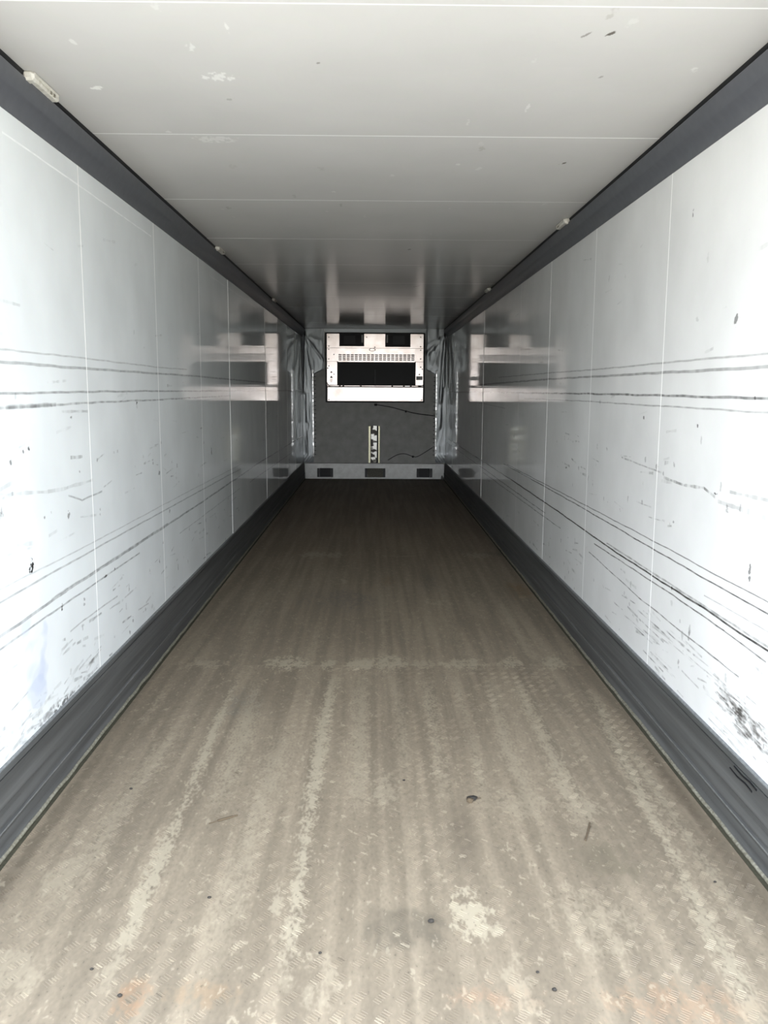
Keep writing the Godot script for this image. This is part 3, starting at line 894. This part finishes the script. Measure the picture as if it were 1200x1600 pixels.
	for i in 6:
		var j := (i + 1) % 6
		var n: Vector3 = (q[j] - q[i]).cross(Vector3.BACK).normalized()
		if n.dot(q[i] - Vector3(0, 0.03, 0)) < 0: n = -n
		quad(t, q[i], q[j], bk[j], bk[i], n)
	part("flap", t.commit(), M.black, sc)

func strip_texture() -> ImageTexture:
	var im := Image.create(64, 256, false, Image.FORMAT_RGB8)
	var n := noise(0.022, 317, 2)
	for x in 64:
		for y in 256:
			var v := n.get_noise_2d(x * 0.5, y * 1.0) * 2.0 + (0.35 if x > 40 else -0.25 if x < 26 else 0.1)
			var c := Color(0.10, 0.085, 0.07).lerp(Color(0.82, 0.82, 0.80), clampf(v * 1.6 + 0.5, 0.0, 1.0))
			im.set_pixel(x, y, c)
	return ImageTexture.create_from_image(im)

# one creased sheet: broad at the top (out to the cooling unit), a narrow strip below, folds running from the hook
func cover_mesh(side: float) -> ArrayMesh:
	var right := side > 0.0
	var hook := Vector2(1.198, 2.46)
	var folds := [  # end x, end y, width, height
		[1.085, 1.89, 0.022, 0.030], [0.87, 2.02, 0.030, 0.026], [1.215, 1.5, 0.030, 0.030], [0.93, 2.36, 0.05, 0.014], [1.17, 1.0, 0.03, 0.02], [0.99, 1.93, 0.06, 0.014],
	]
	if right:
		folds = [[0.87, 2.13, 0.05, 0.030], [1.13, 1.35, 0.05, 0.034], [1.20, 1.6, 0.020, 0.026], [0.90, 2.30, 0.04, 0.016], [1.00, 1.94, 0.06, 0.018], [1.13, 0.9, 0.04, 0.02]]
	var n := noise(1.6, 91 + int(side), 3)
	var nx := 26
	var ny := 110
	var grid := []
	var y0 := 0.285
	var y1 := 2.572
	for j in ny + 1:
		var y := lerpf(y0, y1, float(j) / ny)
		var inner := 1.062 if y < 1.79 else lerpf(1.062, 0.872, clampf((y - 1.79) / 0.10, 0.0, 1.0))
		var outer := 1.236
		var line := []
		for i in nx + 1:
			var x := lerpf(inner, outer, float(i) / nx)
			var h := 0.010 + 0.007 * n.get_noise_2d(x * 3.0, y * 0.8)
			for f in folds:
				var a := hook
				var bb := Vector2(f[0], f[1])
				var p := Vector2(x, y)
				var cl := Geometry2D.get_closest_point_to_segment(p, a, bb)
				var d: float = p.distance_to(cl) / f[2]
				if d < 1.0:
					h += f[3] * 0.28 * (1.0 - d) * clampf(a.distance_to(cl) / 0.12, 0.25, 1.0)
			# slack hem at the foot
			if y < 0.45:
				h += 0.02 * absf(sin((x * 1.0 + y * 0.7) * 60.0)) * (0.45 - y) / 0.165
			# the inner edge of the broad part lies flat
			if y > 1.79: h *= clampf((x - inner) / 0.03, 0.15, 1.0)
			line.append(Vector3(side * x, y, maxf(h, 0.003)))
		grid.append(line)
	var nor := []
	for j in ny + 1:
		var line := []
		for i in nx + 1:
			var dx: Vector3 = grid[j][mini(i + 1, nx)] - grid[j][maxi(i - 1, 0)]
			var dy: Vector3 = grid[mini(j + 1, ny)][i] - grid[maxi(j - 1, 0)][i]
			var v := dx.cross(dy).normalized()
			line.append(v if v.z > 0 else -v)
		nor.append(line)
	var st := start()
	for j in ny:
		for i in nx:
			tri(st, [grid[j][i], grid[j][i + 1], grid[j + 1][i + 1]], [nor[j][i], nor[j][i + 1], nor[j + 1][i + 1]])
			tri(st, [grid[j][i], grid[j + 1][i + 1], grid[j + 1][i]], [nor[j][i], nor[j + 1][i + 1], nor[j + 1][i]])
	return st.commit()

# a slightly wavy metal sheet facing +z
func sheet(x0: float, x1: float, y0: float, y1: float, z: float, sd: int, wave := 0.0012, tilt := 0.0, thick := 0.006) -> ArrayMesh:
	var n := noise(1.3, sd, 2)
	var nx := maxi(2, int((x1 - x0) / 0.05))
	var ny := maxi(2, int((y1 - y0) / 0.05))
	var st := start()
	for i in nx:
		for j in ny:
			var p := []
			var q := []
			for k in [[0, 0], [1, 0], [1, 1], [0, 1]]:
				var x := lerpf(x0, x1, float(i + k[0]) / nx)
				var y := lerpf(y0, y1, float(j + k[1]) / ny)
				var e := 0.01
				var dx := wave * (n.get_noise_2d((x + e) * 1.5, y * 1.5) - n.get_noise_2d((x - e) * 1.5, y * 1.5)) / (2 * e)
				var dy := wave * (n.get_noise_2d(x * 1.5, (y + e) * 1.5) - n.get_noise_2d(x * 1.5, (y - e) * 1.5)) / (2 * e)
				p.append(Vector3(x, y, z + tilt * (y - (y0 + y1) * 0.5) + wave * n.get_noise_2d(x * 1.5, y * 1.5)))
				q.append(Vector3(-dx, -dy - tilt, 1).normalized())
			tri(st, [p[0], p[1], p[2]], [q[0], q[1], q[2]])
			tri(st, [p[0], p[2], p[3]], [q[0], q[2], q[3]])
	# edges and back
	var zb := z - thick
	quad(st, Vector3(x0, y0, zb), Vector3(x1, y0, zb), Vector3(x1, y1, zb), Vector3(x0, y1, zb), Vector3.FORWARD)
	quad(st, Vector3(x0, y0, zb), Vector3(x0, y1, zb), Vector3(x0, y1, z), Vector3(x0, y0, z), Vector3.LEFT)
	quad(st, Vector3(x1, y0, zb), Vector3(x1, y1, zb), Vector3(x1, y1, z), Vector3(x1, y0, z), Vector3.RIGHT)
	quad(st, Vector3(x0, y0, zb), Vector3(x1, y0, zb), Vector3(x1, y0, z), Vector3(x0, y0, z), Vector3.DOWN)
	quad(st, Vector3(x0, y1, zb), Vector3(x1, y1, zb), Vector3(x1, y1, z), Vector3(x0, y1, z), Vector3.UP)
	return st.commit()

func build_unit() -> void:
	var u := thing("cooling_unit", "bright metal cooling unit with two fan outlets high on the bulkhead", "cooling unit", Vector3(0, 0, FRONT))
	# dark seal frame round the unit
	var st := start()
	for e in [[-0.834, 1.916, 0.026, 1.180], [0.844, 1.916, 0.026, 1.180]]:
		bevel(st, Vector3(e[0], e[1], 0.028), Vector3(e[2], e[3], 0.056), 0.003)
	for e in [[1.336, 1.675], [2.496, 1.675]]:
		bevel(st, Vector3(0.005, e[0], 0.028), Vector3(e[1], 0.024, 0.056), 0.003)
	part("seal_frame", st.commit(), M.black, u)
	part("backing", box(Vector3(0.005, 1.915, 0.006), Vector3(1.66, 1.15, 0.010), 0.0), M.black, u)
	# upper panels between and beside the fans
	var upz := 0.052
	part("upper_panel", sheet(-0.820, -0.606, 2.248, 2.484, upz, 401, 0.0012, 0.04), M.metal, u)
	part("upper_panel", sheet(-0.184, 0.177, 2.248, 2.484, upz, 402, 0.0012, 0.04), M.metal, u)
	part("upper_panel", sheet(0.607, 0.830, 2.248, 2.484, upz, 403, 0.0012, 0.04), M.metal, u)
	part("upper_panel", sheet(-0.606, -0.184, 2.248, 2.276, upz, 404, 0.0012, 0.04), M.metal, u)
	part("upper_panel", sheet(0.177, 0.607, 2.248, 2.268, upz, 405, 0.0012, 0.04), M.metal, u)
	for i in 2:
		var x0 := -0.606 if i == 0 else 0.177
		var x1 := -0.184 if i == 0 else 0.607
		var y0 := 2.276 if i == 0 else 2.268
		var fo := part("fan_outlet", duct(x0, x1, y0, 2.484, 0.012, upz + 0.03), M.black, u, Vector3.ZERO, "black square fan outlet")
		part("flap", box(Vector3(x0 + 0.17 if i == 0 else x1 - 0.20, 2.385, 0.018), Vector3(0.20, 0.14, 0.006), 0.002), M.dark, fo)
		var fx := x1 - 0.033 if i == 0 else x0 + 0.033
		var fs := start()
		for k in 9:
			bevel(fs, Vector3(fx, 2.345 + k * 0.0145, 0.06), Vector3(0.026, 0.010, 0.03), 0.002)
		part("fin_strip", fs.commit(), M.dull, fo)
	# middle panel with the louvre lattice
	var gx0 := -0.629
	var gx1 := 0.686
	var gy0 := 2.034
	var gy1 := 2.146
	part("middle_panel", sheet(-0.820, gx0, 2.022, 2.243, upz, 406, 0.0012, 0.025), M.metal, u)
	part("middle_panel", sheet(gx1, 0.830, 2.022, 2.243, upz, 407, 0.0012, 0.025), M.metal, u)
	part("middle_panel", sheet(gx0, gx1, gy1, 2.243, upz, 408, 0.0012, 0.025), M.metal, u)
	part("middle_panel", sheet(gx0, gx1, 2.012, gy0, upz, 409, 0.0012, 0.025), M.metal, u)
	var gs := start()
	var cols := 19
	var pitch := (gx1 - gx0) / cols
	for i in cols + 1:
		bevel(gs, Vector3(gx0 + i * pitch, (gy0 + gy1) * 0.5, upz - 0.003), Vector3(0.017, gy1 - gy0, 0.006), 0.0)
	for j in 5:
		bevel(gs, Vector3((gx0 + gx1) * 0.5, lerpf(gy0, gy1, j / 4.0), upz - 0.0035), Vector3(gx1 - gx0, 0.011, 0.006), 0.0)
	part("louvre_grille", gs.commit(), M.metal, u)
	# side panels beside the return air opening
	part("side_panel", sheet(-0.820, -0.646, 1.622, 2.018, upz, 410), M.metal, u)
	part("side_panel", sheet(0.702, 0.830, 1.622, 2.018, upz, 411), M.metal, u)
	var op := part("return_air_opening", duct(-0.646, 0.702, 1.628, 2.010, 0.012, upz + 0.004), M.black, u, Vector3.ZERO, "wide black return air opening")
	part("divider", box(Vector3(0.004, 1.758, 0.035), Vector3(0.030, 0.250, 0.020), 0.004), M.dark, op)
	part("foot", box(Vector3(0.012, 1.622, 0.066), Vector3(0.050, 0.026, 0.03), 0.006), M.black, op)
	# lip between opening and lower panel, with a hose lying along it
	part("lip", box(Vector3(0.005, 1.606, 0.058), Vector3(1.645, 0.016, 0.030), 0.004), M.metal, u)
	part("hose", tube(curve_points([-0.825, 1.665, -0.80, 1.625, -0.76, 1.598, -0.66, 1.592, -0.45, 1.594, 0.0, 1.588, 0.45, 1.592, 0.66, 1.594, 0.78, 1.604, 0.83, 1.625], 0.070), 0.0065, 8), M.dark, u)
	for x in [-0.60, -0.54, -0.24, 0.30, 0.50, 0.62, 0.76]:
		part("hose_clip", box(Vector3(x, 1.603, 0.078), Vector3(0.03, 0.024, 0.012), 0.004), M.dark, u)
	part("lower_panel", sheet(-0.812, 0.830, 1.350, 1.582, upz, 412, 0.002), M.metal, u, Vector3.ZERO, "bright plain lower panel")
	# screws
	for s in [[-0.787, 2.427], [-0.787, 2.277], [-0.788, 2.223], [-0.700, 2.137], [-0.790, 2.06], [-0.789, 1.942], [0.781, 2.436], [0.783, 2.275], [0.784, 2.215], [0.785, 2.069], [0.787, 1.928], [-0.14, 2.43], [0.0, 2.262], [-0.79, 1.372], [0.81, 1.372], [-0.808, 1.905], [0.815, 1.895]]:
		var cy := CylinderMesh.new()
		cy.top_radius = 0.008
		cy.bottom_radius = 0.011
		cy.height = 0.008
		cy.radial_segments = 10
		cy.rings = 1
		var o := part("screw", cy, M.dark, u, Vector3(s[0], s[1], upz + 0.003))
		o.rotation.x = PI / 2
	# oval badge, warning triangles and a printed label
	var tor := TorusMesh.new()
	tor.inner_radius = 0.040
	tor.outer_radius = 0.052
	tor.rings = 32
	tor.ring_segments = 8
	var bd := part("oval_badge", tor, M.dark, u, Vector3(-0.044, 2.220, upz + 0.002))
	bd.rotation.x = PI / 2
	bd.scale = Vector3(1.1, 0.5, 0.50)
	for s in [[-0.745, 1.840, 0.034], [-0.746, 1.757, 0.042], [-0.700, 1.805, 0.022], [0.766, 1.806, 0.028]]:
		var ts := start()
		var r: float = s[2]
		var v := [Vector3(0, r * 0.6, 0), Vector3(r * 0.55, -r * 0.4, 0), Vector3(-r * 0.55, -r * 0.4, 0)]
		var f := Vector3(0, 0, 0.002)
		tri(ts, [v[0] + f, v[1] + f, v[2] + f], [Vector3.BACK, Vector3.BACK, Vector3.BACK])
		tri(ts, [v[0] - f, v[1] - f, v[2] - f], [Vector3.FORWARD, Vector3.FORWARD, Vector3.FORWARD])
		for i in 3:
			var j := (i + 1) % 3
			quad(ts, v[i] + f, v[j] + f, v[j] - f, v[i] - f, (v[i] + v[j]).normalized())
		part("warning_triangle", ts.commit(), M.dark, u, Vector3(s[0], s[1], upz + 0.003))
	for k in 3:
		part("warning_line", box(Vector3(-0.750, 1.712 - k * 0.018, upz + 0.002), Vector3(0.052 - k * 0.008, 0.007, 0.002), 0.0), M.dark, u)
	var lb := part("printed_label", box(Vector3(0.766, 1.743, upz + 0.002), Vector3(0.110, 0.064, 0.003), 0.001), M.dark, u, Vector3.ZERO, "dark printed label")
	for k in 3:
		part("print_line", box(Vector3(0.766, 1.763 - k * 0.020, upz + 0.004), Vector3(0.090, 0.005, 0.002), 0.0), M.dull, lb)

# an open dark box let in behind the panels: back, four walls
func duct(x0: float, x1: float, y0: float, y1: float, zb: float, zf: float) -> ArrayMesh:
	var st := start()
	var t := 0.012
	var d := zf - zb
	var zc := (zf + zb) * 0.5
	bevel(st, Vector3((x0 + x1) * 0.5, (y0 + y1) * 0.5, zb + 0.002), Vector3(x1 - x0, y1 - y0, 0.004), 0.0)
	bevel(st, Vector3(x0 + t * 0.5, (y0 + y1) * 0.5, zc), Vector3(t, y1 - y0, d), 0.001)
	bevel(st, Vector3(x1 - t * 0.5, (y0 + y1) * 0.5, zc), Vector3(t, y1 - y0, d), 0.001)
	bevel(st, Vector3((x0 + x1) * 0.5, y0 + t * 0.5, zc), Vector3(x1 - x0, t, d), 0.001)
	bevel(st, Vector3((x0 + x1) * 0.5, y1 - t * 0.5, zc), Vector3(x1 - x0, t, d), 0.001)
	return st.commit()

# an uneven lump
func lump(r: Vector3, sd: int) -> ArrayMesh:
	var st := start()
	var n := noise(1.0, sd, 2)
	for i in 10:
		for j in 6:
			var p := []
			for k in [[0, 0], [1, 0], [1, 1], [0, 1]]:
				var a: float = TAU * ((i + k[0]) % 10) / 10.0
				var b: float = PI * ((j + k[1]) / 6.0 - 0.5)
				var d := Vector3(cos(a) * cos(b), sin(b), sin(a) * cos(b))
				p.append(d * r * (1.0 + 0.5 * n.get_noise_3dv(d * 1.3)))
			var g: Vector3 = (p[0] + p[1] + p[2] + p[3]).normalized()
			tri(st, [p[0], p[1], p[2]], [g, g, g])
			tri(st, [p[0], p[2], p[3]], [g, g, g])
	return st.commit()

func build_small() -> void:
	# ivory clips sitting on the cove rails at the ceiling
	for s in [[-1.0, -3.108, "large ivory plastic clip on the near end of the left cove rail"], [-1.0, -6.52, "ivory plastic clip halfway along the left cove rail"], [-1.0, -10.0, "farthest small ivory clip on the left cove rail"], [1.0, -5.43, "ivory plastic clip nearest on the right cove rail"], [1.0, -8.90, "farther small ivory clip on the right cove rail"]]:
		var sd: float = s[0]
		var deep := 0.064 if sd > 0 else 0.052
		var o := thing("rail_clip", s[2], "clip", Vector3(sd * (HALF - deep), 2.551, s[1]), "", "ivory rail clips")
		var st := start()
		bevel(st, Vector3(-sd * 0.006, 0.0115, 0), Vector3(0.032, 0.023, 0.25), 0.006)
		part("body", st.commit(), M.ivory, o)
		part("flange", box(Vector3(-sd * 0.020, 0.018, 0.0), Vector3(0.016, 0.010, 0.22), 0.003), M.ivory, o)
		part("knuckle", box(Vector3(-sd * 0.008, 0.008, 0.100), Vector3(0.040, 0.028, 0.048), 0.008), M.ivory, o)
		for z in [-0.075, -0.045]:
			part("recess", box(Vector3(-sd * 0.022, 0.008, z), Vector3(0.004, 0.010, 0.014), 0.001), M.bead, o)
	# litter on the floor
	var sp := thing("wood_splinter", "dark brown wood splinter lying on the floor left of the middle", "splinter", Vector3(-0.542, 0.0, -2.790), "", "floor litter")
	sp.rotation.y = 0.55
	var w := start()
	bevel(w, Vector3(0, 0.003, 0), Vector3(0.060, 0.006, 0.010), 0.002)
	bevel(w, Vector3(0.034, 0.0032, 0.001), Vector3(0.026, 0.005, 0.006), 0.0015)
	part("shard", w.commit(), M.wood, sp)
	part("tail", tube([Vector3(-0.026, 0.003, 0.0), Vector3(-0.048, 0.004, 0.004), Vector3(-0.062, 0.003, 0.002)], 0.0016, 6), M.wood, sp)
	var tw := thing("thin_twig", "thin grey brown twig lying on the right side of the floor", "twig", Vector3(0.732, 0.0, -2.699), "", "floor litter")
	part("stem", tube([Vector3(0.022, 0.0035, -0.055), Vector3(0.008, 0.005, -0.015), Vector3(-0.006, 0.004, 0.02), Vector3(-0.022, 0.0035, 0.06)], 0.0034, 7), M.wood, tw)
	part("side_shoot", tube([Vector3(0.006, 0.0045, -0.01), Vector3(0.018, 0.006, -0.028)], 0.0018, 6), M.wood, tw)
	var lf := thing("leaf_scrap", "crumpled dark leaf scrap on the floor right of the middle", "leaf", Vector3(0.359, 0.0, -2.939), "", "floor litter")
	part("blade", lump(Vector3(0.021, 0.004, 0.017), 71), M.crumb, lf, Vector3(0, 0.004, 0))
	part("curl", lump(Vector3(0.012, 0.006, 0.020), 72), M.wood, lf, Vector3(-0.012, 0.005, 0.018))
	part("stalk", tube([Vector3(0.015, 0.004, 0.0), Vector3(0.032, 0.005, 0.004)], 0.0015, 6), M.wood, lf)
	var crumbs := [
		[0.154, -2.204, 0.011, "largest dark dirt crumb on the front floor near the middle"],
		[-0.508, -2.323, 0.007, "dark dirt crumb below and right of the brown splinter"],
		[0.106, -3.085, 0.007, "dark dirt crumb on the floor centre beyond the leaf scrap"],
		[-0.653, -1.911, 0.008, "dark dirt crumb at the lower left edge of the floor"],
		[0.450, -1.925, 0.008, "dark dirt crumb at the lower right of the front floor"],
		[-0.943, -3.018, 0.008, "dark dirt crumb on the floor near the left kick rail"],
		[1.055, -2.396, 0.006, "dark dirt crumb on the floor near the right kick rail"],
		[-0.757, -2.010, 0.006, "tiny dirt crumb left of the lower left one"],
		[-0.158, -2.070, 0.006, "tiny dirt crumb on the front floor left of centre"],
		[0.420, -1.991, 0.006, "tiny dirt crumb just behind the lower right one"],
	]
	var i := 0
	for c in crumbs:
		var o := thing("dirt_crumb", c[3], "crumb", Vector3(c[0], 0.0, c[1]), "", "dirt crumbs on the floor")
		part("grain", lump(Vector3(c[2], c[2] * 0.55, c[2] * 0.8) * 0.8, 80 + i), M.crumb, o, Vector3(0, c[2] * 0.4, 0))
		i += 1
